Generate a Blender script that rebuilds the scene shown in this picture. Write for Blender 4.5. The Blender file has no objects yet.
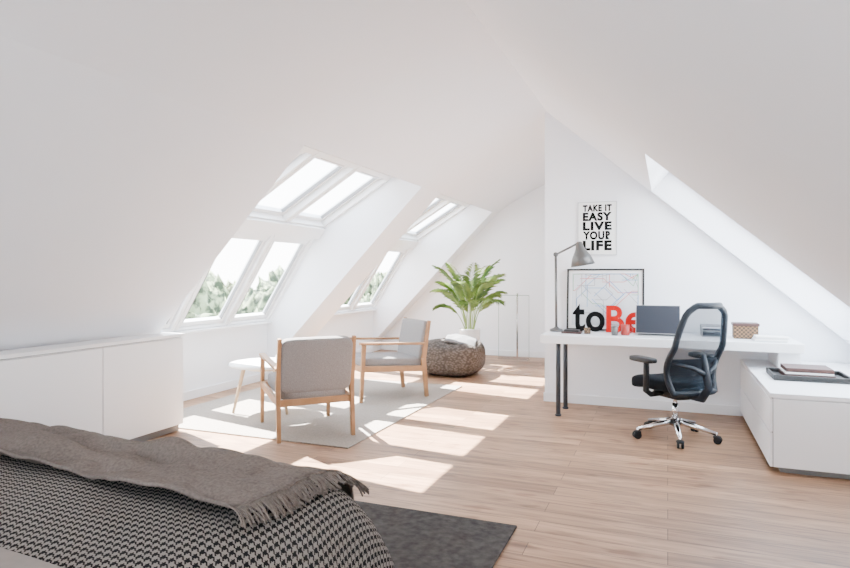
import bpy, math, random
from mathutils import Vector, Matrix, noise
random.seed(7)
V=Vector
# ---------------------------------------------------------------- materials
def newmat(name):
    m=bpy.data.materials.new(name); m.use_nodes=True
    nt=m.node_tree; b=nt.nodes['Principled BSDF']; return m,nt,b
def N(nt,t,**kw):
    n=nt.nodes.new(t)
    for k,v in kw.items(): setattr(n,k,v)
    return n
def mat(name,col,rough=0.5,metal=0.0,nscale=0,namt=0.1,bump=0.0,spec=None):
    m,nt,b=newmat(name)
    b.inputs['Base Color'].default_value=(*col,1); b.inputs['Roughness'].default_value=rough
    b.inputs['Metallic'].default_value=metal
    if spec is not None: b.inputs['Specular IOR Level'].default_value=spec
    if nscale:
        tc=N(nt,'ShaderNodeTexCoord'); no=N(nt,'ShaderNodeTexNoise')
        no.inputs['Scale'].default_value=nscale; no.inputs['Detail'].default_value=4
        nt.links.new(tc.outputs['Object'],no.inputs['Vector'])
        r=N(nt,'ShaderNodeValToRGB')
        r.color_ramp.elements[0].position=.3; r.color_ramp.elements[1].position=.7
        r.color_ramp.elements[0].color=(*[c*(1-namt) for c in col],1)
        r.color_ramp.elements[1].color=(*[min(1,c*(1+namt)) for c in col],1)
        nt.links.new(no.outputs['Fac'],r.inputs['Fac']); nt.links.new(r.outputs['Color'],b.inputs['Base Color'])
        if bump:
            bp=N(nt,'ShaderNodeBump'); bp.inputs['Strength'].default_value=bump; bp.inputs['Distance'].default_value=.01
            nt.links.new(no.outputs['Fac'],bp.inputs['Height']); nt.links.new(bp.outputs['Normal'],b.inputs['Normal'])
    return m
def mathn(nt,op,a,b=None,c=None):
    n=N(nt,'ShaderNodeMath',operation=op)
    for i,x in enumerate((a,b,c)):
        if x is None: continue
        if isinstance(x,(int,float)): n.inputs[i].default_value=x
        else: nt.links.new(x,n.inputs[i])
    return n.outputs[0]
M_wall=mat('white_plaster',(.865,.885,.925),.9,nscale=3,namt=.006,spec=.1)
M_ceil=mat('white_ceiling_paint',(.865,.885,.93),.9,nscale=3,namt=.006,spec=.1)
M_white=mat('white_lacquer',(.85,.86,.88),.35,nscale=2,namt=.01)
M_frame=mat('white_window_frame',(.84,.85,.86),.4,nscale=2,namt=.01)
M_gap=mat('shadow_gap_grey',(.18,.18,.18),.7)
M_base=mat('white_trim',(.84,.85,.87),.5)
def wood_floor():
    m,nt,b=newmat('oak_plank_floor')
    tc=N(nt,'ShaderNodeTexCoord')
    br=N(nt,'ShaderNodeTexBrick'); br.offset=.37; br.squash=1
    br.inputs['Scale'].default_value=1; br.inputs['Brick Width'].default_value=1.7; br.inputs['Row Height'].default_value=.14
    br.inputs['Mortar Size'].default_value=.0018; br.inputs['Mortar Smooth'].default_value=.1; br.inputs['Bias'].default_value=0
    br.inputs['Color1'].default_value=(.41,.245,.145,1); br.inputs['Color2'].default_value=(.24,.133,.075,1)
    br.inputs['Mortar'].default_value=(.07,.04,.02,1)
    nt.links.new(tc.outputs['Object'],br.inputs['Vector'])
    mp=N(nt,'ShaderNodeMapping'); mp.inputs['Scale'].default_value=(1.0,12,1)
    nt.links.new(tc.outputs['Object'],mp.inputs['Vector'])
    no=N(nt,'ShaderNodeTexNoise'); no.inputs['Scale'].default_value=2.0; no.inputs['Detail'].default_value=8; no.inputs['Distortion'].default_value=1.4
    nt.links.new(mp.outputs[0],no.inputs['Vector'])
    r=N(nt,'ShaderNodeValToRGB'); r.color_ramp.elements[0].position=.34; r.color_ramp.elements[1].position=.66
    r.color_ramp.elements[0].color=(.62,.58,.54,1); r.color_ramp.elements[1].color=(1.15,1.15,1.15,1)
    nt.links.new(no.outputs['Fac'],r.inputs['Fac'])
    mx=N(nt,'ShaderNodeMixRGB',blend_type='MULTIPLY'); mx.inputs[0].default_value=1
    nt.links.new(br.outputs['Color'],mx.inputs[1]); nt.links.new(r.outputs['Color'],mx.inputs[2])
    no2=N(nt,'ShaderNodeTexNoise'); no2.inputs['Scale'].default_value=3.5
    mp2=N(nt,'ShaderNodeMapping'); mp2.inputs['Scale'].default_value=(1,3,1)
    nt.links.new(tc.outputs['Object'],mp2.inputs['Vector']); nt.links.new(mp2.outputs[0],no2.inputs['Vector'])
    r2=N(nt,'ShaderNodeValToRGB'); r2.color_ramp.elements[0].position=.60; r2.color_ramp.elements[1].position=.72
    r2.color_ramp.elements[0].color=(1,1,1,1); r2.color_ramp.elements[1].color=(.5,.36,.27,1)
    nt.links.new(no2.outputs['Fac'],r2.inputs['Fac'])
    mx2=N(nt,'ShaderNodeMixRGB',blend_type='MULTIPLY'); mx2.inputs[0].default_value=.8
    nt.links.new(mx.outputs[0],mx2.inputs[1]); nt.links.new(r2.outputs['Color'],mx2.inputs[2])
    nt.links.new(mx2.outputs[0],b.inputs['Base Color'])
    b.inputs['Roughness'].default_value=.45; b.inputs['Specular IOR Level'].default_value=.4
    bp=N(nt,'ShaderNodeBump'); bp.inputs['Strength'].default_value=.15; bp.inputs['Distance'].default_value=.003
    nt.links.new(no.outputs['Fac'],bp.inputs['Height']); nt.links.new(bp.outputs['Normal'],b.inputs['Normal'])
    return m
M_floor=wood_floor()
M_oak=mat('oiled_oak',(.31,.165,.075),.5,nscale=9,namt=.15)
M_ash=mat('pale_ash',(.50,.36,.23),.5,nscale=9,namt=.08)
M_fabric=mat('grey_upholstery',(.22,.21,.208),.95,nscale=160,namt=.16,bump=.3,spec=.1)
M_rugl=mat('light_wool_rug',(.33,.295,.26),1,nscale=60,namt=.10,bump=.4,spec=.05)
M_rugd=mat('dark_wool_rug',(.06,.056,.053),1,nscale=25,namt=.3,bump=.4,spec=.05)
M_throw=mat('taupe_wool_throw',(.14,.118,.105),1,nscale=90,namt=.2,bump=.4,spec=.05)
M_sheet=mat('beige_linen',(.20,.175,.155),.95,nscale=40,namt=.05)
M_chrome=mat('polished_aluminium',(.75,.75,.76),.18,metal=1)
M_blackpl=mat('black_plastic',(.006,.007,.009),.5,spec=.3)
M_seat=mat('charcoal_seat_fabric',(.007,.009,.012),.95,nscale=200,namt=.3,bump=.3,spec=.1)
M_bluegrey=mat('blue_grey_plastic',(.007,.012,.019),.5,spec=.3)
M_leg=mat('dark_grey_steel',(.030,.034,.042),.4,metal=.3)
M_lamp=mat('warm_grey_lamp_metal',(.11,.11,.108),.35,metal=.5)
M_black=mat('matte_black',(.008,.008,.008),.5)
M_paper=mat('white_paper',(.85,.85,.84),.8)
M_ink=mat('black_ink',(.003,.003,.003),.7,spec=.1)
M_red=mat('red_ink',(.42,.004,.003),.6,spec=.1)
M_pink=mat('pale_red_ink',(.60,.12,.10),.7)
M_blue=mat('pale_blue_ink',(.10,.28,.52),.7)
M_greyink=mat('pale_grey_ink',(.32,.32,.33),.7)
M_green=mat('pale_green_ink',(.16,.36,.18),.7)
M_pgrey=mat('print_background',(.64,.66,.68),.8)
M_screen=mat('dark_screen',(.014,.019,.030),.3)
M_alum=mat('laptop_aluminium',(.55,.56,.58),.35,metal=.8)
M_ceramic=mat('white_ceramic',(.85,.85,.84),.25)
M_redcer=mat('red_ceramic',(.30,.02,.015),.3)
M_leather=mat('brown_leather_book',(.05,.018,.014),.5,nscale=20,namt=.2)
M_soil=mat('soil',(.05,.035,.025),1,nscale=40,namt=.4)
M_greyblanket=mat('grey_blanket',(.17,.17,.175),1,nscale=120,namt=.15,bump=.3)
M_stem=mat('palm_stem',(.20,.28,.07),.6)
def leafmat():
    m,nt,b=newmat('palm_leaf')
    tc=N(nt,'ShaderNodeTexCoord'); no=N(nt,'ShaderNodeTexNoise'); no.inputs['Scale'].default_value=7
    nt.links.new(tc.outputs['Object'],no.inputs['Vector'])
    r=N(nt,'ShaderNodeValToRGB'); r.color_ramp.elements[0].position=.35; r.color_ramp.elements[1].position=.68
    r.color_ramp.elements[0].color=(.03,.085,.012,1); r.color_ramp.elements[1].color=(.19,.28,.055,1)
    nt.links.new(no.outputs['Fac'],r.inputs['Fac']); nt.links.new(r.outputs['Color'],b.inputs['Base Color'])
    b.inputs['Roughness'].default_value=.5
    return m
M_leaf=leafmat()
def tree_mat():
    m,nt,b=newmat('tree_foliage')
    tc=N(nt,'ShaderNodeTexCoord'); no=N(nt,'ShaderNodeTexNoise'); no.inputs['Scale'].default_value=3.5; no.inputs['Detail'].default_value=9
    nt.links.new(tc.outputs['Object'],no.inputs['Vector'])
    r=N(nt,'ShaderNodeValToRGB'); r.color_ramp.elements[0].position=.42; r.color_ramp.elements[1].position=.56
    r.color_ramp.elements[0].color=(.02,.035,.015,1); r.color_ramp.elements[1].color=(.20,.25,.14,1)
    nt.links.new(no.outputs['Fac'],r.inputs['Fac']); nt.links.new(r.outputs['Color'],b.inputs['Base Color'])
    b.inputs['Roughness'].default_value=.9
    return m
M_tree=tree_mat()
M_grass=mat('greyed_grass',(.42,.42,.42),1,nscale=2,namt=.1)  # garden grass, greyed so it bounces no green light indoors
def poufmat():
    m,nt,b=newmat('taupe_knitted_pouf')
    tc=N(nt,'ShaderNodeTexCoord'); no=N(nt,'ShaderNodeTexVoronoi'); no.inputs['Scale'].default_value=30
    mp=N(nt,'ShaderNodeMapping'); mp.inputs['Scale'].default_value=(1,1,1.6)
    nt.links.new(tc.outputs['Object'],mp.inputs['Vector']); nt.links.new(mp.outputs[0],no.inputs['Vector'])
    r=N(nt,'ShaderNodeValToRGB'); r.color_ramp.elements[0].position=.15; r.color_ramp.elements[1].position=.7
    r.color_ramp.elements[0].color=(.13,.113,.10,1); r.color_ramp.elements[1].color=(.06,.052,.046,1)
    nt.links.new(no.outputs['Distance'],r.inputs['Fac']); nt.links.new(r.outputs['Color'],b.inputs['Base Color'])
    b.inputs['Roughness'].default_value=.95; b.inputs['Specular IOR Level'].default_value=.1
    bp=N(nt,'ShaderNodeBump'); bp.inputs['Strength'].default_value=.5; bp.inputs['Distance'].default_value=.015; bp.invert=True
    nt.links.new(no.outputs['Distance'],bp.inputs['Height']); nt.links.new(bp.outputs['Normal'],b.inputs['Normal'])
    return m
M_pouf=poufmat()
def wicker():
    m,nt,b=newmat('woven_wicker')
    tc=N(nt,'ShaderNodeTexCoord'); ch=N(nt,'ShaderNodeTexChecker'); ch.inputs['Scale'].default_value=60
    ch.inputs['Color1'].default_value=(.20,.11,.05,1); ch.inputs['Color2'].default_value=(.03,.018,.01,1)
    nt.links.new(tc.outputs['Object'],ch.inputs['Vector']); nt.links.new(ch.outputs['Color'],b.inputs['Base Color'])
    b.inputs['Roughness'].default_value=.7
    return m
M_wicker=wicker()
def glassmat(name,refl=.06,tint=(1,1,1)):
    m,nt,b=newmat(name); nt.nodes.remove(b)
    t=N(nt,'ShaderNodeBsdfTransparent'); t.inputs[0].default_value=(*tint,1)
    g=N(nt,'ShaderNodeBsdfGlossy'); g.inputs['Roughness'].default_value=.02
    mx=N(nt,'ShaderNodeMixShader'); mx.inputs[0].default_value=refl
    nt.links.new(t.outputs[0],mx.inputs[1]); nt.links.new(g.outputs[0],mx.inputs[2])
    nt.links.new(mx.outputs[0],nt.nodes['Material Output'].inputs['Surface']); return m
M_glass=glassmat('window_glass',.04)
M_glass2=glassmat('balustrade_glass',.02,(.955,.97,.965))
M_gedge=mat('glass_edge',(.30,.40,.38),.2)
def meshmat():
    m,nt,b=newmat('chair_back_mesh'); 
    b.inputs['Base Color'].default_value=(.018,.028,.04,1); b.inputs['Roughness'].default_value=.8; b.inputs['Specular IOR Level'].default_value=.1
    t=N(nt,'ShaderNodeBsdfTransparent'); mx=N(nt,'ShaderNodeMixShader'); mx.inputs[0].default_value=.68
    nt.links.new(t.outputs[0],mx.inputs[1]); nt.links.new(b.outputs[0],mx.inputs[2])
    nt.links.new(mx.outputs[0],nt.nodes['Material Output'].inputs['Surface']); return m
M_mesh=meshmat()
def houndstooth():
    m,nt,b=newmat('houndstooth_wool')
    tc=N(nt,'ShaderNodeTexCoord'); mp=N(nt,'ShaderNodeMapping'); c=1/.0036
    mp.inputs['Scale'].default_value=(c,c,c); mp.inputs['Location'].default_value=(4000,4000,0)
    nt.links.new(tc.outputs['UV'],mp.inputs['Vector'])
    s=N(nt,'ShaderNodeSeparateXYZ'); nt.links.new(mp.outputs[0],s.inputs[0])
    i=mathn(nt,'FLOOR',s.outputs[0]); j=mathn(nt,'FLOOR',s.outputs[1])
    tw=mathn(nt,'LESS_THAN',mathn(nt,'MODULO',mathn(nt,'ADD',i,j),4),1.5)
    wa=mathn(nt,'LESS_THAN',mathn(nt,'MODULO',i,8),3.5)
    we=mathn(nt,'LESS_THAN',mathn(nt,'MODULO',j,8),3.5)
    a=mathn(nt,'MULTIPLY',tw,wa); bb=mathn(nt,'MULTIPLY',mathn(nt,'SUBTRACT',1,tw),we)
    f=mathn(nt,'ADD',a,bb)
    mx=N(nt,'ShaderNodeMixRGB'); mx.inputs[1].default_value=(.010,.010,.0105,1); mx.inputs[2].default_value=(.22,.20,.182,1)
    nt.links.new(f,mx.inputs[0]); nt.links.new(mx.outputs[0],b.inputs['Base Color'])
    b.inputs['Roughness'].default_value=1; b.inputs['Specular IOR Level'].default_value=.05
    bp=N(nt,'ShaderNodeBump'); bp.inputs['Strength'].default_value=.5; bp.inputs['Distance'].default_value=.006
    nt.links.new(f,bp.inputs['Height']); nt.links.new(bp.outputs['Normal'],b.inputs['Normal'])
    return m
M_hound=houndstooth()
# ---------------------------------------------------------------- builder
class B:
    def __init__(s,name): s.name=name; s.v=[]; s.f=[]; s.m=[]; s.s=[]; s.mats=[]; s.uv={}
    def mi(s,m):
        if m not in s.mats: s.mats.append(m)
        return s.mats.index(m)
    def add(s,vs,fs,m,smooth=False,M=None):
        o=len(s.v); k=s.mi(m)
        for v in vs:
            v=V(v); s.v.append(M@v if M else v)
        for f in fs: s.f.append([i+o for i in f]); s.m.append(k); s.s.append(smooth)
    def box(s,lo,hi,m,M=None):
        x0,y0,z0=lo; x1,y1,z1=hi
        vs=[(x0,y0,z0),(x1,y0,z0),(x1,y1,z0),(x0,y1,z0),(x0,y0,z1),(x1,y0,z1),(x1,y1,z1),(x0,y1,z1)]
        s.add(vs,[(0,3,2,1),(4,5,6,7),(0,1,5,4),(1,2,6,5),(2,3,7,6),(3,0,4,7)],m,False,M)
    def beam(s,p0,p1,w,h,m,up=(0,0,1),w1=None,h1=None):
        p0=V(p0);p1=V(p1); d=(p1-p0).normalized(); up=V(up)
        if abs(d.dot(up))>.98: up=V((0,1,0))
        a=d.cross(up).normalized(); b=a.cross(d).normalized()
        w1=w1 or w; h1=h1 or h; vs=[]
        for p,ww,hh in((p0,w,h),(p1,w1,h1)):
            for sx,sy in((-1,-1),(1,-1),(1,1),(-1,1)): vs.append(p+a*sx*ww/2+b*sy*hh/2)
        s.add(vs,[(3,2,1,0),(4,5,6,7),(0,1,5,4),(1,2,6,5),(2,3,7,6),(3,0,4,7)],m)
    def tube(s,pts,r,m,n=12,closed=False):
        pts=[V(p) for p in pts]; k=len(pts); rs=r if isinstance(r,(list,tuple)) else [r]*k
        vs=[]; prev=None
        for i,p in enumerate(pts):
            if closed: d=(pts[(i+1)%k]-pts[i-1]).normalized()
            else: d=(pts[min(i+1,k-1)]-pts[max(i-1,0)]).normalized()
            if prev is None:
                u=V((0,0,1)) if abs(d.z)<.9 else V((1,0,0))
                a=d.cross(u).normalized()
            else: a=(prev-d*prev.dot(d)).normalized()
            prev=a; b=d.cross(a)
            for j in range(n):
                t=2*math.pi*j/n; vs.append(p+(a*math.cos(t)+b*math.sin(t))*rs[i])
        fs=[]
        for i in range(k if closed else k-1):
            for j in range(n):
                i2=(i+1)%k
                fs.append((i*n+j,i*n+(j+1)%n,i2*n+(j+1)%n,i2*n+j))
        if not closed: fs.append(tuple(range(n-1,-1,-1))); fs.append(tuple((k-1)*n+j for j in range(n)))
        s.add(vs,fs,m,True)
    def lathe(s,prof,c,m,n=36,M=None):
        vs=[];fs=[]; c=V(c)
        for r,z in prof:
            for j in range(n):
                t=2*math.pi*j/n; vs.append((r*math.cos(t),r*math.sin(t),z))
        for i in range(len(prof)-1):
            for j in range(n): fs.append((i*n+j,i*n+(j+1)%n,(i+1)*n+(j+1)%n,(i+1)*n+j))
        fs.append(tuple(range(n-1,-1,-1))); fs.append(tuple((len(prof)-1)*n+j for j in range(n)))
        T=Matrix.Translation(c)
        s.add(vs,fs,m,True,T@M if M else T)
    def pillow(s,c,h,m,e=.35,M=None,nu=28,nv=16,fn=None):
        vs=[];fs=[]; sg=lambda w,p: math.copysign(abs(w)**p,w)
        for i in range(nv+1):
            ph=-math.pi/2+math.pi*i/nv
            for j in range(nu):
                th=2*math.pi*j/nu
                p=V((c[0]+h[0]*sg(math.cos(ph),e)*sg(math.cos(th),e),c[1]+h[1]*sg(math.cos(ph),e)*sg(math.sin(th),e),c[2]+h[2]*sg(math.sin(ph),e)))
                if fn: p=fn(p)
                vs.append(p)
        for i in range(nv):
            for j in range(nu): fs.append((i*nu+j,i*nu+(j+1)%nu,(i+1)*nu+(j+1)%nu,(i+1)*nu+j))
        s.add(vs,fs,m,True,M)
    def grid(s,fn,nu,nv,m,smooth=True,M=None,flip=False):
        vs=[fn(i/nu,j/nv) for i in range(nu+1) for j in range(nv+1)]; fs=[]
        for i in range(nu):
            for j in range(nv):
                q=(i*(nv+1)+j,(i+1)*(nv+1)+j,(i+1)*(nv+1)+j+1,i*(nv+1)+j+1); fs.append(q[::-1] if flip else q)
        s.add(vs,fs,m,smooth,M)
    def make(s,bevel=0,loc=(0,0,0),rz=0,parent=None,solid=0,subsurf=0):
        me=bpy.data.meshes.new(s.name); me.from_pydata([tuple(v) for v in s.v],[],s.f)
        for m in s.mats: me.materials.append(m)
        for p,k,sm in zip(me.polygons,s.m,s.s): p.material_index=k; p.use_smooth=sm
        me.update(); o=bpy.data.objects.new(s.name,me); bpy.context.scene.collection.objects.link(o)
        o.location=loc; o.rotation_euler=(0,0,rz)
        if parent: o.parent=parent
        if solid:
            md=o.modifiers.new('solid','SOLIDIFY'); md.thickness=solid; md.offset=0
        if subsurf:
            md=o.modifiers.new('sub','SUBSURF'); md.levels=subsurf; md.render_levels=subsurf
        if bevel:
            md=o.modifiers.new('bevel','BEVEL'); md.width=bevel; md.segments=2; md.limit_method='ANGLE'; md.angle_limit=math.radians(50)
        return o
def text(body,name,x0,z0,w,h,y,m,parent,rot=None,off=.0,depth=.001,sp=1.0):
    cu=bpy.data.curves.new(name,'FONT'); cu.body=body; cu.extrude=.5; cu.offset=off; cu.space_character=sp
    t=bpy.data.objects.new(name+'_tmp',cu); bpy.context.scene.collection.objects.link(t)
    bpy.context.view_layer.update()
    me=bpy.data.meshes.new_from_object(t.evaluated_get(bpy.context.evaluated_depsgraph_get()))
    bpy.data.objects.remove(t)
    xs=[v.co.x for v in me.vertices]; ys=[v.co.y for v in me.vertices]; zs=[v.co.z for v in me.vertices]
    ax,bx,ay,by=min(xs),max(xs),min(ys),max(ys); az,bz=min(zs),max(zs)
    for v in me.vertices:
        px=(v.co.x-ax)/(bx-ax); py=(v.co.y-ay)/(by-ay); pz=(v.co.z-az)/max(1e-6,bz-az)
        v.co=(x0+px*w,y-pz*depth,z0+py*h)
    me.materials.clear(); me.materials.append(m)
    for p in me.polygons: p.material_index=0
    o=bpy.data.objects.new(name,me); bpy.context.scene.collection.objects.link(o); o.parent=parent
    return o
# ---------------------------------------------------------------- room shell
YB=-1.6; YW=6.31; YF=9.6; RX,RZ=-1.157,2.98; KX=-4.65; SR=.87
ctrl=[(RX,RZ),(-1.62,2.80),(-2.1,2.575),(-2.57,2.29),(-3.0,1.86),(-3.5,1.345),(-3.97,.86),(-4.3,.52),(KX,.16)]
def catmull(P,n):
    out=[]
    for i in range(len(P)-1):
        p0=V(P[max(i-1,0)]);p1=V(P[i]);p2=V(P[i+1]);p3=V(P[min(i+2,len(P)-1)])
        for k in range(n):
            t=k/n; out.append(.5*((2*p1)+(p2-p0)*t+(2*p0-5*p1+4*p2-p3)*t*t+(3*p1-p0-3*p2+p3)*t**3))
    out.append(V(P[-1])); return out
NS=6; CUT=3*NS
up=catmull(ctrl[:4]+[(-3.0,1.86)],NS)[:CUT+1]
prof=up+[V(p) for p in ctrl[4:]]+[V((KX,0))]
O1=(-3.97,1.78); O2=(-3.88,1.90); OT=(-2.95,2.46); OB=(KX,.72)
openings=[(3.98,6.36),(6.95,9.30)]
b=B('ceiling')
def strip(P,y0,y1):
    vs=[];fs=[]
    for p in P: vs+= [(p[0],y0,p[1]),(p[0],y1,p[1])]
    for i in range(len(P)-1): fs.append((2*i,2*i+1,2*i+3,2*i+2))
    b.add(vs,fs,M_ceil,True)
strip(prof[:CUT+1],YB,YF)
for y0,y1 in((YB,3.98),(6.36,6.95),(9.30,YF)): strip(prof[CUT:],y0,y1)
def rz(x): return RZ-SR*(x-RX)
SX0,SX1,SY0,SY1=-.14,1.40,4.25,6.20; XR=1.95
for x0,x1,y0,y1 in((RX,SX0,YB,YF),(SX0,SX1,YB,SY0),(SX0,SX1,SY1,YF),(SX1,XR,YB,YF)):
    b.add([(x0,y0,rz(x0)),(x1,y0,rz(x1)),(x1,y1,rz(x1)),(x0,y1,rz(x0))],[(0,1,2,3)],M_ceil)
nr=V((SR,0,1)).normalized()*.28
def wp(x,y,k): return V((x,y,rz(x)))+nr*k
for (xa,ya),(xb,yb) in(((SX0,SY0),(SX0,SY1)),((SX0,SY1),(SX1,SY1)),((SX1,SY1),(SX1,SY0)),((SX1,SY0),(SX0,SY0))):
    b.add([wp(xa,ya,0),wp(xb,yb,0),wp(xb,yb,1),wp(xa,ya,1)],[(0,1,2,3)],M_ceil)
b.make()
b=B('wall_left')
low=[(p[0],p[1]) for p in prof[CUT:]]
for y0,y1 in openings:
    for y in(y0,y1):
        poly=low+[OB,O1,O2,OT]
        b.add([(p[0],y,p[1]) for p in poly],[tuple(range(len(poly)))],M_wall)
    c=low[0]
    b.add([(c[0],y0,c[1]),(c[0],y1,c[1]),(OT[0],y1,OT[1]),(OT[0],y0,OT[1])],[(0,1,2,3)],M_wall)
    b.box((KX-.1,y0,0),(KX,y1,.72),M_wall)
b.make()
for k,(y0,y1) in enumerate(openings):
    b=B('baseboard_left' if k==0 else 'baseboard_left_far'); b.box((KX,y0+.001,0),(KX+.015,y1-.001,.09),M_base); b.make(.002)
    b=B('trim_%d'%(k+1)); b.box((KX-.02,y0+.001,.70),(KX+.07,y1-.001,.725),M_white); b.make(.003)
b=B('wall_desk')
poly=[(-1.18,0),(XR,0),(XR,rz(XR)),(RX,RZ),(-1.18,RZ-.01)]
n=len(poly); vs=[(x,YW,z) for x,z in poly]+[(x,YF,z) for x,z in poly]
b.add(vs,[tuple(range(n)),tuple(range(2*n-1,n-1,-1))]+[(i,i+n,(i+1)%n+n,(i+1)%n) for i in range(n)],M_wall)
b.make()
b=B('wall_far')
poly=[(p[0],p[1]) for p in prof]+[(-1.18,0)]
b.add([(x,YF,z) for x,z in poly],[tuple(range(len(poly)))],M_wall); b.make()
# unseen gable wall added to limit fill light from behind, with a wide opening
b=B('wall_back'); DX0,DX1,DZ=-2.55,.15,1.84
lw=[(p[0],p[1]) for p in prof if p[0]<=DX0]; hi=[(p[0],p[1]) for p in prof if p[0]>DX0]
zl=2.30
b.add([(x,YB,z) for x,z in [(DX0,0),(DX0,zl)]+lw],[tuple(range(len(lw)+2))],M_wall)
b.add([(x,YB,z) for x,z in [(DX0,DZ),(DX1,DZ),(DX1,rz(DX1))]+hi+[(DX0,zl)]],[tuple(range(len(hi)+4))],M_wall)
b.add([(x,YB,z) for x,z in [(DX1,0),(XR,0),(XR,rz(XR)),(DX1,rz(DX1))]],[(0,1,2,3)],M_wall)
b.make()
b=B('window_14')  # unseen, unglazed frame added around the opening that admits fill light
for x in(DX0+.03,(DX0+DX1)/2,DX1-.03): b.box((x-.03,YB-.05,.03),(x+.03,YB+.02,DZ-.03),M_frame)
b.box((DX0,YB-.05,DZ-.06),(DX1,YB+.02,DZ),M_frame); b.box((DX0,YB-.05,0),(DX1,YB+.02,.05),M_frame)
b.make(.003)
b=B('wall_right'); b.box((XR,YB,0),(XR+.1,YF,rz(XR)),M_wall); b.make()
b=B('floor'); b.box((KX-.1,YB,-.12),(XR+.1,YF+.1,0),M_floor); b.make()
b=B('baseboard_desk'); b.box((-1.19,YW-.016,0),(.63,YW,.09),M_base); b.make(.003)
b=B('baseboard_far'); b.box((-4.6,YF-.016,0),(-1.2,YF,.09),M_base); b.make(.003)
# ---------------------------------------------------------------- windows
wi=[0]
def window(pb,pt,y0,y1,top=False):
    wi[0]+=1; b=B('window_%d'%wi[0])
    pb=V((pb[0],0,pb[1])); pt=V((pt[0],0,pt[1])); w=(pt-pb); L=w.length; w.normalize()
    nrm=V((-w.z,0,w.x)); 
    M=Matrix(((w.x,0,nrm.x,pb.x),(w.y,1,nrm.y,0),(w.z,0,nrm.z,pb.z),(0,0,0,1)))
    g=.004; a=y0+g; c=y1-g; F=.045; S=.05; dp=-.05 if top else -.02
    def rail(x0,x1,ya,yb,z0,z1,m=M_frame): b.box((x0,ya,z0),(x1,yb,z1),m,M)
    rail(0,F,a,c,dp,.09); rail(L-F-.02,L,a,c,dp,.09); rail(F,L-F-.02,a,a+F,dp,.09); rail(F,L-F-.02,c-F,c,dp,.09)
    i=F+.005; x1=L-F-.025
    rail(i,i+S,a+i,c-i,.015,.07); rail(x1-S-.015,x1,a+i,c-i,.0,.07); rail(i+S,x1-S-.015,a+i,a+i+S,.015,.07); rail(i+S,x1-S-.015,c-i-S,c-i,.015,.07)
    rail(i+S,x1-S,a+i+S,a+i+S+.006,.012,.05,M_gap); rail(i+S,x1-S,c-i-S-.006,c-i-S,.012,.05,M_gap)
    if top: rail(x1-.03,x1-.01,a+.18,c-.18,-.03,-.012,M_alum)
    b.add([(i+S-.01,a+i+S-.01,.045),(x1-S,a+i+S-.01,.045),(x1-S,c-i-S+.01,.045),(i+S-.01,c-i-S+.01,.045)],[(0,1,2,3)],M_glass,False,M)
    return b.make(.003)
for y0,y1 in openings:
    w=(y1-y0)/3
    for k in range(3):
        window(OB,O1,y0+k*w,y0+(k+1)*w); window(O2,OT,y0+k*w,y0+(k+1)*w,True)
b=B('trim_3')
for y0,y1 in openings:
    b.add([(O1[0],y0,O1[1]),(O2[0],y0,O2[1]),(O2[0],y1,O2[1]),(O1[0],y1,O1[1])],[(0,1,2,3)],M_frame)
    b.beam(((O1[0]+O2[0])/2,y0+.002,(O1[1]+O2[1])/2),((O1[0]+O2[0])/2,y1-.002,(O1[1]+O2[1])/2),.15,.17,M_frame,up=(-.75,0,.6))
b.make(.004)
b=B('window_13')
yl=[SY0,(SY0+SY1)/2,SY1]
for k in range(2):
    for (xa,ya),(xb,yb) in(((SX0,yl[k]+.04),(SX1,yl[k]+.04)),((SX0,yl[k+1]-.04),(SX1,yl[k+1]-.04)),((SX0+.03,yl[k]),(SX0+.03,yl[k+1])),((SX1-.03,yl[k]),(SX1-.03,yl[k+1]))):
        b.beam(wp(xa,ya,1),wp(xb,yb,1),.08,.08,M_frame,up=tuple(nr))
    b.add([wp(SX0,yl[k],1.05),wp(SX1,yl[k],1.05),wp(SX1,yl[k+1],1.05),wp(SX0,yl[k+1],1.05)],[(0,1,2,3)],M_glass)
b.make(.003)
# ---------------------------------------------------------------- left cabinet
b=B('built_in_cabinet')
Y0,Y1=-.7,3.98
b.box((-3.95,Y0,.06),(-3.77,Y1,.785),M_white); b.box((-3.97,Y0,.79),(-3.735,Y1,.815),M_white)
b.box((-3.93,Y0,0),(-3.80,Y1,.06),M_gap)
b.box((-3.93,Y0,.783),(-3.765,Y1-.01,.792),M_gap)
y=Y1
while y>Y0+.1:
    b.box((-3.77,y-.777,.065),(-3.75,y-.003,.778),M_white); y-=.78
b.make(.002)
# ---------------------------------------------------------------- right cabinet
b=B('low_drawer_cabinet')
X0,X1,Y0,Y1,H=.62,1.62,4.53,6.29,.53
b.box((X0+.02,Y0+.02,.05),(X1,Y1,H-.03),M_white); b.box((X0,Y0,H-.03),(X1,Y1,H),M_white)
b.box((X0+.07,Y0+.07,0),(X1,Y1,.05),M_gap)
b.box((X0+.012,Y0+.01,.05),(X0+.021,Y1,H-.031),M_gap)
for k in range(2):
    ya=Y0+.0+k*.88; 
    for z0,z1 in((.05,.27),(.278,H-.037)):
        b.box((X0,ya+.004,z0),(X0+.016,ya+.876,z1),M_white)
b.box((X0+.02,Y0,.05),(X1,Y0+.018,H-.036),M_white)
b.make(.002)
# ---------------------------------------------------------------- desk
b=B('desk')
b.box((-1.09,5.6,.675),(1.01,6.29,.75),M_white)
b.tube([(-.94,5.69,0),(-.94,5.69,.68)],.022,M_leg,16); b.tube([(-.925,6.02,0),(-.925,6.02,.68)],.022,M_leg,16)
for x,y in((-.94,5.69),(-.925,6.02)): b.lathe([(.03,0),(.03,.015),(.022,.02)],(x,y,0),M_leg,20)
b.box((.84,5.70,.532),(1.0,6.25,.68),M_white)
b.make(.004)
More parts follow.
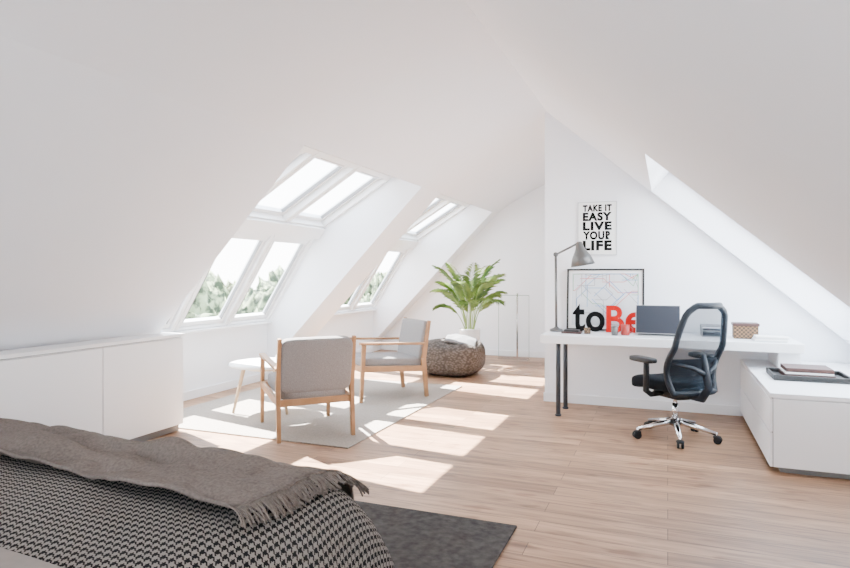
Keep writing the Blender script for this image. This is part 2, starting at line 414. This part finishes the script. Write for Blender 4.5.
# ---------------------------------------------------------------- rugs
b=B('wool_rug'); b.box((-4.35,4.02,0),(-2.22,6.75,.012),M_rugl); b.make(.004)
b=B('bedroom_rug'); b.box((-3.7,-.6,0),(-.72,3.09,.014),M_rugd); b.make(.004)
# ---------------------------------------------------------------- bed
bed=bpy.data.objects.new('bed',None); bpy.context.scene.collection.objects.link(bed)
bcx,bcy,bhx,bhy,br=-2.17,.95,1.02,1.14,.16
b=B('mattress'); b.box((bcx-bhx+.03,bcy-bhy,.16),(bcx+bhx-.03,bcy+bhy-.03,.50),M_sheet); b.make(.05,parent=bed)
b=B('bed_base'); b.box((bcx-bhx+.08,bcy-bhy,.015),(bcx+bhx-.08,bcy+bhy-.1,.16),M_oak); b.make(.01,parent=bed)
def rrect(hx,hy,r,ns=46,nc=10):
    out=[]
    cs=[(hx-r,hy-r,0),(-hx+r,hy-r,90),(-hx+r,-hy+r,180),(hx-r,-hy+r,270)]
    for ci,(cx,cy,a0) in enumerate(cs):
        for k in range(nc):
            a=math.radians(a0+90*k/nc); out.append((cx+r*math.cos(a),cy+r*math.sin(a),math.cos(a),math.sin(a)))
        a=math.radians(a0+90); nx=cs[(ci+1)%4]
        p=V((cx+r*math.cos(a),cy+r*math.sin(a))); q=V((nx[0]+r*math.cos(a),nx[1]+r*math.sin(a)))
        for k in range(ns):
            w=p.lerp(q,k/ns); out.append((w.x,w.y,math.cos(a),math.sin(a)))
    return out
rings=[(-.95,.535),(-.8,.535),(-.65,.535),(-.5,.535),(-.36,.533),(-.24,.53),(-.16,.527),(-.10,.52),(-.05,.505),(0.005,.485),(.06,.45),(.115,.39),(.16,.33),(.20,.26),(.23,.18),(.245,.10),(.255,.03)]
vs=[];uvs=[];arc=0;prev=None
for o,z in rings:
    if prev and o>-.05: arc+=math.hypot(o-prev[0],z-prev[1])
    prev=(o,z)
    r=max(.03,br+o) if o<0 else br+o
    for k,(x,y,nx,ny) in enumerate(rrect(bhx+o,bhy+o,r)):
        drop=max(0,(.51-z)/.5)
        al=x*ny-y*nx
        f=drop*(.022*math.sin(al*9+1.3)+.012*math.sin(al*23))
        dz=.010*noise.noise(V((x*2.2,y*2.2,3)))+.004*noise.noise(V((x*7,y*7,1)))
        vs.append((bcx+x+nx*f,bcy+y+ny*f,z+(dz if z>.3 else 0)))
        if o<=-.05: uvs.append((x,y))
        else: uvs.append((x-nx*(o+.05)+nx*arc,y-ny*(o+.05)+ny*arc))
n=len(rrect(bhx,bhy,br)); fs=[]
for i in range(len(rings)-1):
    for k in range(n): fs.append((i*n+(k+1)%n,i*n+k,(i+1)*n+k,(i+1)*n+(k+1)%n))
fs.append(tuple(range(n)))
b=B('houndstooth_bedspread'); b.add(vs,fs,M_hound,True); o=b.make(parent=bed)
uvl=o.data.uv_layers.new(name='UVMap')
for lp in o.data.loops: uvl.data[lp.index].uv=uvs[lp.vertex_index]
b=B('duvet'); b.pillow((bcx,.47,.545),(1.0,.64,.035),M_sheet,.3,None,80,20,lambda p: V((p.x,p.y,p.z+.01*noise.noise(V((p.x*3,p.y*3,0))))) ); b.make(parent=bed)
# throw
pr=[(0,.0),(.05,.010),(.10,.026),(.15,.052),(.20,.09),(.24,.15),(.275,.22),(.31,.31)]
def fall(a):
    if a<=0: return a,0
    L=0
    for (o0,d0),(o1,d1) in zip(pr,pr[1:]):
        l=math.hypot(o1-o0,d1-d0)
        if L+l>=a: t=(a-L)/l; return o0+(o1-o0)*t,d0+(d1-d0)*t
        L+=l
    return pr[-1]
EX=bcx+bhx-.11; EY=bcy+bhy-.11
def throwpt(u,v):
    yl=1.65+.04*math.sin(u*7)+.05*noise.noise(V((u*4,0,7)))-.12*max(0,u-.6)/.4
    s=-3.35+u*(2.07+.15*min(v,.5)-.10*max(0,v-.5)); t=yl+v*(2.40-yl)
    s+=.02*math.sin(v*9)*u
    ox,dx=fall(s-EX); oy,dy=fall(t-EY)
    x=EX+ox; y=EY+oy
    fade=1-min(1,max(dx,dy)/.25)
    fd=1-.55*max(0,(u-.8)/.2)
    w=.050*max(0,noise.noise(V((s*2.2+5,t*5.0,1.7)))+.2)+.040*abs(noise.noise(V((s*5,t*10,9.1))))+.012*math.sin(t*26+3*noise.noise(V((s*2,t*2,0)))+s*3)
    edge=.02*math.exp(-((v)/.06)**2)
    z=.549+(w+.006)*(.35+.65*fade)*fd-math.hypot(dx,dy)+edge
    ex=.03*max(0,min(1,max(dx,dy)*8))
    return V((x+ex*(dx>dy),y+ex*(dy>dx),z))
b=B('fringed_throw'); b.grid(throwpt,130,70,M_throw); o=b.make(parent=bed,solid=.012)
b=B('throw_fringe')
def zbed(x,y):
    a=max(0,x-EX); c=max(0,y-EY); a=math.hypot(a,c); 
    for (o0,d0),(o1,d1) in zip(pr,pr[1:]):
        if o0<=a<=o1: return .535-(d0+(d1-d0)*(a-o0)/(o1-o0))
    return .2 if a>.2 else .535
for k in range(90):
    v=k/89; p=throwpt(1,v*.80); q=throwpt(.985,v*.80); d=(p-q).normalized(); d.z=min(d.z,0)
    L=.085+.03*random.random(); wob=random.uniform(-.5,.25)
    pts=[p-d*.01]
    cur=p.copy(); dd=d.copy()
    for i in range(6):
        dd=(dd+V((.0,wob*.25,-.14))).normalized(); cur=cur+dd*L/6
        cur.z=max(cur.z,zbed(cur.x,cur.y)+.009)
        pts.append(cur.copy())
    b.tube(pts,[.0045,.004,.0038,.004,.004,.0045,.003],M_throw,5)
b.make(parent=bed)
# ---------------------------------------------------------------- lounge chairs
def lounge_chair(loc,fwd):
    b=B('lounge_armchair')
    hw=.295
    for sx in(-1,1):
        x=sx*hw
        b.beam((x,-.37,0),(x,-.33,.40),.032,.04,M_oak,w1=.036,h1=.05)
        b.beam((x,-.33,.40),(x,-.40,.80),.036,.05,M_oak,w1=.03,h1=.034)
        b.beam((x,.37,0),(x,.34,.575),.03,.036,M_oak,w1=.034,h1=.045)
        b.beam((x,-.365,.56),(x,.385,.592),.05,.024,M_oak)
        b.beam((x,-.33,.30),(x,.35,.335),.026,.06,M_oak)
    b.beam((-hw,.345,.325),(hw,.345,.325),.026,.06,M_oak)
    b.beam((-hw,-.335,.295),(hw,-.335,.295),.026,.055,M_oak)
    T=Matrix.Translation((0,.0,.375))@Matrix.Rotation(math.radians(3),4,'X')
    b.pillow((0,0,0),(.272,.35,.055),M_fabric,.28,T)
    a=math.atan2(.07,.40)
    T=Matrix.Translation((0,-.352,.585))@Matrix.Rotation(a,4,'X')
    b.pillow((0,0,0),(.285,.042,.215),M_fabric,.22,T)
    ang=math.atan2(-fwd[0],fwd[1])
    return b.make(.004,loc=loc,rz=ang)
lounge_chair((-2.82,4.38,.016),(-.72,.69))
lounge_chair((-2.84,5.93,.016),(-.66,-.75))
# ---------------------------------------------------------------- coffee table
b=B('round_coffee_table')
b.lathe([(.30,.425),(.335,.432),(.34,.44),(.34,.452),(.335,.458),(.0001,.46)],(0,0,0),M_ceramic,48)
for k in range(3):
    a=math.radians(225+120*k)
    b.tube([(.2*math.cos(a),.2*math.sin(a),.43),(.30*math.cos(a),.30*math.sin(a),.002)],[.02,.012],M_ash,14)
b.tube([(.18*math.cos(t*math.pi/12),.18*math.sin(t*math.pi/12),.41) for t in range(24)],.014,M_ash,8,closed=True)
b.make(loc=(-3.54,4.82,.016))
b=B('coffee_cup'); b.lathe([(.025,0),(.036,.01),(.04,.06),(.037,.06),(.03,.012),(.0001,.01)],(0,0,0),M_ceramic,24)
b.tube([(.038+.018*math.sin(t*math.pi/6),0,.03+.018*math.cos(t*math.pi/6)) for t in range(7)],.004,M_ceramic,6)
b.make(loc=(-3.44,4.90,.477))
# ---------------------------------------------------------------- pouf
b=B('floor_pouf')
def pf(p):
    q=p.copy(); n1=noise.noise(p*3.0); n2=noise.noise(p*9)
    r=1+.06*n1+.015*n2; q.x*=r;q.y*=r
    if p.z>.3: q.z+=.03*noise.noise(V((p.x*4,p.y*4,2)))-.03*math.exp(-(p.x**2+p.y**2)/.02)
    q.z=max(0,q.z); return q
b.pillow((0,0,.225),(.43,.40,.235),M_pouf,.62,None,64,36,pf)
b.make(loc=(-2.65,7.60,0))
b=B('folded_blanket')
def bl(u,v):
    x=-.05+.38*u; y=-.27+.5*v
    rr=math.hypot(x/.43,y/.40)
    z=.225+.235*max(0,1-rr**2.6)**.45 if rr<1 else .225
    z=max(z,.20)+.034+.02*noise.noise(V((x*9,y*9,4)))
    return V((x+.02*max(0,rr-.7),y-.02*(v<.05),z))
b.grid(bl,24,24,M_greyblanket); b.make(loc=(-2.65,7.60,.0),solid=.03,rz=.2)
# ---------------------------------------------------------------- palm
b=B('potted_palm')
b.lathe([(.115,0),(.13,.02),(.155,.50),(.155,.52),(.14,.52),(.138,.47),(.0001,.47)],(0,0,0),M_ceramic,40)
b.lathe([(.136,.47),(.1,.485),(.0001,.49)],(0,0,0),M_soil,24)
def frond(az,lean,L,base,z0,droop):
    pts=[]; p=V((base[0],base[1],z0)); el=math.radians(lean); n=14
    for i in range(n+1):
        pts.append(p.copy())
        e=el-math.radians(droop)*(i/n)**2.2
        p=p+V((math.cos(az)*math.cos(e),math.sin(az)*math.cos(e),math.sin(e)))*L/n
    b.tube(pts,[.008*(1-.8*i/n) for i in range(n+1)],M_stem,6)
    side=V((-math.sin(az),math.cos(az),0))
    for i in range(14,n*3+1):
        if i<n*1.2: continue
        t=(i-n*1.2)/(n*3-n*1.2); f=i/3; k=min(int(f),n-1); q=pts[k].lerp(pts[k+1],f-k); d=(pts[k+1]-pts[k]).normalized()
        ll=(.19*math.sin(math.pi*min(1,(t*.8+.2)))**.8+.05)
        for sg in(-1,1):
            dr=(d*.9+side*sg*.75+V((0,0,.10+random.uniform(-.16,.16)))).normalized()
            wv=(dr.cross(V((0,0,1))).normalized()*.8+V((0,0,.5))).normalized()*.0060
            m1=q+dr*ll*.45; tip=q+dr*ll+V((0,0,-.30*ll))
            b.add([q,m1+wv,tip,m1-wv],[(0,1,2),(0,2,3)],M_leaf)
for k in range(19):
    az=2*math.pi*k*.381966+.4; ring=k/18
    frond(az,90-20*ring+random.uniform(-4,4),1.20-.50*ring+random.uniform(-.1,.1),(.05*math.cos(az),.05*math.sin(az)),.47,60+50*ring+random.uniform(-10,20))
b.make(loc=(-2.68,8.50,0))
# ---------------------------------------------------------------- glass balustrade
b=B('glass_balustrade')
b.box((-2.14,9.14,0),(-2.115,9.165,1.02),M_chrome)
for x0,x1 in((-2.42,-2.14),(-2.115,-1.95)):
    b.add([(x0,9.152,.05),(x1,9.152,.05),(x1,9.152,.99),(x0,9.152,.99)],[(0,1,2,3)],M_glass2)
    b.box((x0,9.148,.985),(x1,9.156,.995),M_gedge)
b.box((-2.424,9.148,.05),(-2.418,9.156,.995),M_gedge); b.box((-1.952,9.148,.05),(-1.946,9.156,.995),M_gedge)
b.box((-2.43,9.145,0),(-1.94,9.161,.05),M_chrome)
b.make()
# ---------------------------------------------------------------- office chair
def office_chair(loc,th):
    b=B('office_chair')
    for k in range(5):
        a=math.radians(18+72*k); c,s=math.cos(a),math.sin(a)
        b.tube([(.02*c,.02*s,.135),(.12*c,.12*s,.115),(.30*c,.30*s,.075)],[.026,.022,.015],M_chrome,12)
        b.tube([(.30*c,.30*s,.085),(.30*c,.30*s,.05)],.01,M_chrome,10)
        for sg in(-1,1):
            cc=V((.31*c,.31*s,.03))+V((-s,c,0))*sg*.016
            T=Matrix.Translation(cc)@Matrix.Rotation(a,4,'Z')@Matrix.Rotation(math.pi/2,4,'X')
            b.lathe([(.02,-.009),(.03,-.008),(.03,.008),(.02,.009)],(0,0,0),M_blackpl,20,T)
        b.pillow((.305*c,.305*s,.05),(.028,.028,.014),M_blackpl,.8)
    b.tube([(0,0,.10),(0,0,.16)],.032,M_chrome,20); b.tube([(0,0,.16),(0,0,.28)],.024,M_chrome,16); b.tube([(0,0,.26),(0,0,.36)],.016,M_chrome,16)
    b.pillow((0,-.02,.365),(.13,.16,.035),M_blackpl,.4)
    def sf(p):
        q=p.copy(); yy=p.y/.25
        q.z+= -.035*max(0,yy-.45)**2*4*.6+.012*(abs(p.x)/.25)**2; q.x*=1-.08*max(0,-yy); return q
    b.pillow((0,.03,.44),(.26,.25,.055),M_seat,.42,None,40,18,sf)
    def back(u,v):
        zz=.40+.66*v
        hwid=.15+.085*math.sin(math.pi*min(1,v*.72+.20))
        if v>.9: hwid-=.05*((v-.9)/.1)**2
        x=(u*2-1)*hwid
        y=-.25+.055*math.sin(min(1,v*1.9)*math.pi)-.13*v**1.6 + .05*(u*2-1)**2
        return V((x,y,zz))
    b.grid(back,14,20,M_mesh)
    per=[back(0,j/20) for j in range(21)]+[back(i/14,1)+V((0,0,.012)) for i in range(1,14)]+[back(1,j/20) for j in range(20,-1,-1)]+[back(i/14,0) for i in range(13,0,-1)]
    b.tube(per,.024,M_bluegrey,12,closed=True)
    b.grid(lambda u,v: back(u,.20+.20*v)+V((0,-.014,0)),14,4,M_bluegrey)
    b.tube([(0,-.10,.37),(0,-.28,.37),(0,-.34,.45),(0,-.31,.60),(0,-.29,.70)],[.035,.035,.03,.026,.018],M_bluegrey,12)
    for sg in(-1,1):
        b.tube([(0,-.32,.55),(sg*.10,-.30,.60),back(.5+sg*.49,.36)],[.022,.018,.016],M_bluegrey,10)
        b.tube([(sg*.10,0,.37),(sg*.24,0,.365),(sg*.295,-.01,.40),(sg*.30,-.02,.52),(sg*.30,-.02,.62)],[.02,.022,.024,.024,.022],M_blackpl,12)
        b.pillow((sg*.30,.02,.64),(.045,.13,.022),M_blackpl,.45)
    return b.make(loc=loc,rz=th)
office_chair((.055,5.26,0),math.radians(42))
# ---------------------------------------------------------------- desk lamp
b=B('desk_lamp'); Z0=.752
b.lathe([(.0001,0),(.060,0),(.065,.008),(.06,.022),(.03,.03),(.014,.045)],(-1.01,6.0,Z0),M_lamp,32)
b.tube([(-1.01,6.0,Z0+.03),(-1.015,6.0,1.50)],.012,M_lamp,12)
b.tube([(-1.03,6.0,1.49),(-.80,5.98,1.605)],.010,M_lamp,12)
b.lathe([(.022,-.014),(.022,.014)],(0,0,0),M_lamp,18,Matrix.Translation((-1.015,6.0,1.50))@Matrix.Rotation(math.pi/2,4,'X'))
T=Matrix.Translation((-.79,5.98,1.60))@Matrix.Rotation(math.radians(-10),4,'Y')
b.lathe([(.012,.02),(.03,.01),(.04,-.04),(.055,-.07),(.09,-.13),(.115,-.21),(.112,-.21),(.085,-.135),(.05,-.08),(.0001,-.07)],(0,0,0),M_lamp,36,T)
b.tube([(-.80,5.98,1.61),(-.79,5.98,1.59)],.018,M_lamp,12)
b.make()
# ---------------------------------------------------------------- poster
def emp(name,loc,rx=0):
    e=bpy.data.objects.new(name,None); bpy.context.scene.collection.objects.link(e); e.location=loc; e.rotation_euler=(rx,0,0); return e
P=emp('typographic_poster',(-.655,YW-.012,1.765))
b=B('poster_sheet'); b.box((-.185,0,-.262),(.185,.011,.262),M_paper); b.make(parent=P)
b=B('poster_frame')
for lo,hi in(((-.19,-.006,-.267),(-.183,.011,.267)),((.183,-.006,-.267),(.19,.011,.267)),((-.183,-.006,.26),(.183,.011,.267)),((-.183,-.006,-.267),(.183,.011,-.26))): b.box(lo,hi,M_alum)
b.make(parent=P)
z=.238
for body,h in(('TAKE IT',.068),('EASY',.086),('LIVE',.086),('YOUR',.086),('LIFE',.100)):
    text(body,'lettering_'+body.replace(' ','_').lower(),-.14,z-h,.28,h,-.001,M_ink,P,off=.055,sp=1.16); z-=h+.008
# ---------------------------------------------------------------- framed print
tilt=math.radians(-5)
P=emp('framed_print',(-.577,6.215,.752),tilt)
b=B('print_sheet'); b.box((-.36,.004,.01),(.36,.014,.60),M_paper); b.box((-.32,.0035,.05),(.32,.0042,.57),M_pgrey); b.make(parent=P)
b=B('print_frame')
for lo,hi in(((-.3675,-.008,0),(-.350,.016,.612)),((.350,-.008,0),(.3675,.016,.612)),((-.350,-.008,0),(.350,.016,.017)),((-.350,-.008,.595),(.350,.016,.612))): b.box(lo,hi,M_black)
b.make(parent=P)
b=B('abstract_lines')
random.seed(33); ms=[M_pink,M_blue,M_greyink,M_green,M_blue,M_greyink]
def seg(p,q,m,w=.007,yy=.002):
    p=V(p);q=V(q); d=(q-p).normalized(); a=V((-d.y,d.x))*w/2
    b.add([(p.x-a.x,yy,p.y-a.y),(q.x-a.x,yy,q.y-a.y),(q.x+a.x,yy,q.y+a.y),(p.x+a.x,yy,p.y+a.y)],[(0,1,2,3)],m)
for k in range(30):
    p=V((random.uniform(-.31,.31),random.uniform(.20,.56))); a=random.choice([0,45,90,-45,0,135]); yy=.0032-.00008*k
    m=ms[k%6]
    for j in range(4):
        q=p+V((math.cos(math.radians(a)),math.sin(math.radians(a))))*random.uniform(.08,.24)
        q.x=max(-.31,min(.31,q.x)); q.y=max(.06,min(.56,q.y))
        if (q-p).length>.01: seg(p,q,m,.0055,yy)
        p=q; a+=random.choice([-45,45,90,-45])
b.make(parent=P)
P=emp('decorative_letters',(-.545,6.12,.7515))
text('t','letter_t',-.32,0,.115,.265,0,M_ink,P,off=.02,depth=.035)
text('o','letter_o',-.195,0,.175,.195,0,M_ink,P,off=.02,depth=.035)
text('B','letter_b',-.005,0,.165,.255,0,M_red,P,off=.02,depth=.035)
text('e','letter_e',.17,0,.175,.195,0,M_red,P,off=.02,depth=.035)
# ---------------------------------------------------------------- laptop etc
b=B('laptop'); lx,ly=-.085,5.93
b.box((lx-.19,ly-.25,.752),(lx+.19,ly,.766),M_alum)
b.box((lx-.165,ly-.17,.7662),(lx+.165,ly-.03,.768),M_black)
T=Matrix.Translation((lx,ly,.766))@Matrix.Rotation(math.radians(-12),4,'X')
b.box((-.19,0,0),(.19,.008,.262),M_alum,T); b.box((-.186,-.0015,.004),(.186,0,.259),M_screen,T)
b.make(.002)
b=B('coffee_mug'); b.lathe([(.0001,0),(.035,0),(.04,.01),(.04,.095),(.036,.095),(.035,.012),(.0001,.01)],(0,0,0),M_redcer,28)
b.tube([(.038+.026*math.sin(t*math.pi/6),0,.05+.026*math.cos(t*math.pi/6)) for t in range(7)],.005,M_redcer,8)
b.make(loc=(-.36,5.85,.751))
b=B('drinking_glass'); b.lathe([(.0001,0),(.028,0),(.032,.08),(.029,.08),(.026,.008),(.0001,.006)],(0,0,0),M_lamp,28); b.make(loc=(-.45,5.80,.751))
b=B('stacked_notebooks'); b.box((-.93,5.80,.7515),(-.75,5.92,.768),M_leather); b.box((-.91,5.81,.7685),(-.77,5.91,.785),M_black); b.make(.002)
b=B('small_jar'); b.lathe([(.0001,0),(.028,0),(.03,.005),(.03,.05),(.026,.055),(.0001,.056)],(-.70,5.86,.751),M_wicker,24); b.make()
b=B('wicker_box'); b.box((.53,5.88,.7515),(.72,6.03,.87),M_wicker); b.box((.522,5.872,.86),(.728,6.038,.885),M_leather); b.make(.006)
b=B('paper_stack')
for k in range(4): b.box((.66+.006*k,5.66+.004*k,.7515+.011*k),(.90+.004*k,5.84,.7615+.011*k),M_paper if k%2 else M_pgrey)
b.make(.002)
b=B('document_tray'); b.box((.28,5.95,.7515),(.48,6.2,.76),M_greyink)
b.box((.28,5.95,.80),(.48,6.2,.807),M_greyink); b.box((.28,5.95,.84),(.48,6.2,.847),M_greyink)
for x in(.28,.472): b.box((x,5.95,.76),(x+.008,6.2,.84),M_greyink)
b.box((.29,5.96,.761),(.46,6.18,.79),M_black); b.make(.002)
b=B('serving_tray'); tx,ty,tz=.97,5.28,.532
b.box((tx-.25,ty-.20,tz),(tx+.25,ty+.20,tz+.01),M_black)
for lo,hi in(((-.25,-.20),(-.235,.20)),((.235,-.20),(.25,.20)),((-.235,-.20),(.235,-.185)),((-.235,.185),(.235,.20))): b.box((tx+lo[0],ty+lo[1],tz+.01),(tx+hi[0],ty+hi[1],tz+.038),M_black)
b.make(.003)
b=B('leather_books')
b.box((tx-.17,ty-.14,tz+.011),(tx+.15,ty+.14,tz+.04),M_leather); b.box((tx-.165,ty-.135,tz+.041),(tx+.14,ty+.13,tz+.055),M_paper); b.box((tx-.16,ty-.13,tz+.056),(tx+.14,ty+.13,tz+.085),M_leather)
b.make(.003)
# ---------------------------------------------------------------- exterior
b=B('garden_ground'); b.add([(-60,-40,-3.2),(40,-40,-3.2),(40,60,-3.2),(-60,60,-3.2)],[(0,1,2,3)],M_grass); b.make()
b=B('garden_trees'); random.seed(5)
for k in range(46):
    c=V((-random.uniform(13,20),random.uniform(4,34),0)); r=random.uniform(1.6,2.6); c.z=random.uniform(-2.7,-1.5)
    def tf(p,c=c,r=r):
        d=(p-c); n1=noise.noise(p*.9)*.35+noise.noise(p*2.6)*.34+noise.noise(p*7)*.28
        return c+d*(1+n1)
    b.pillow(tuple(c),(r,r,r*1.05),M_tree,1.0,None,64,40,tf)
b.make()
# ---------------------------------------------------------------- lights
sun=bpy.data.lights.new('sun','SUN'); sun.energy=115; sun.angle=math.radians(.6); sun.color=(1,.98,.95)
so=bpy.data.objects.new('sun',sun); bpy.context.scene.collection.objects.link(so)
d=V((1.72,-.72,-2.42)); so.rotation_euler=d.to_track_quat('-Z','Y').to_euler(); so.location=(-8,8,10)
w=bpy.data.worlds.new('World'); bpy.context.scene.world=w; w.use_nodes=True; nt=w.node_tree; bg=nt.nodes['Background']
tc=N(nt,'ShaderNodeTexCoord'); s=N(nt,'ShaderNodeSeparateXYZ'); nt.links.new(tc.outputs['Generated'],s.inputs[0])
r=N(nt,'ShaderNodeValToRGB'); r.color_ramp.elements[0].position=.0; r.color_ramp.elements[1].position=.6
r.color_ramp.elements[0].color=(.97,.985,1,1); r.color_ramp.elements[1].color=(.74,.86,1,1)
nt.links.new(s.outputs[2],r.inputs['Fac']); nt.links.new(r.outputs['Color'],bg.inputs['Color']); bg.inputs['Strength'].default_value=14
# ---------------------------------------------------------------- camera
cam=bpy.data.cameras.new('camera'); co=bpy.data.objects.new('camera',cam); bpy.context.scene.collection.objects.link(co)
cam.sensor_width=36; cam.lens=36*610/850; cam.shift_y=-9/850; cam.clip_start=.05
co.location=(0,0,1.3); co.rotation_euler=(math.pi/2,0,math.radians(21.7)); bpy.context.scene.camera=co
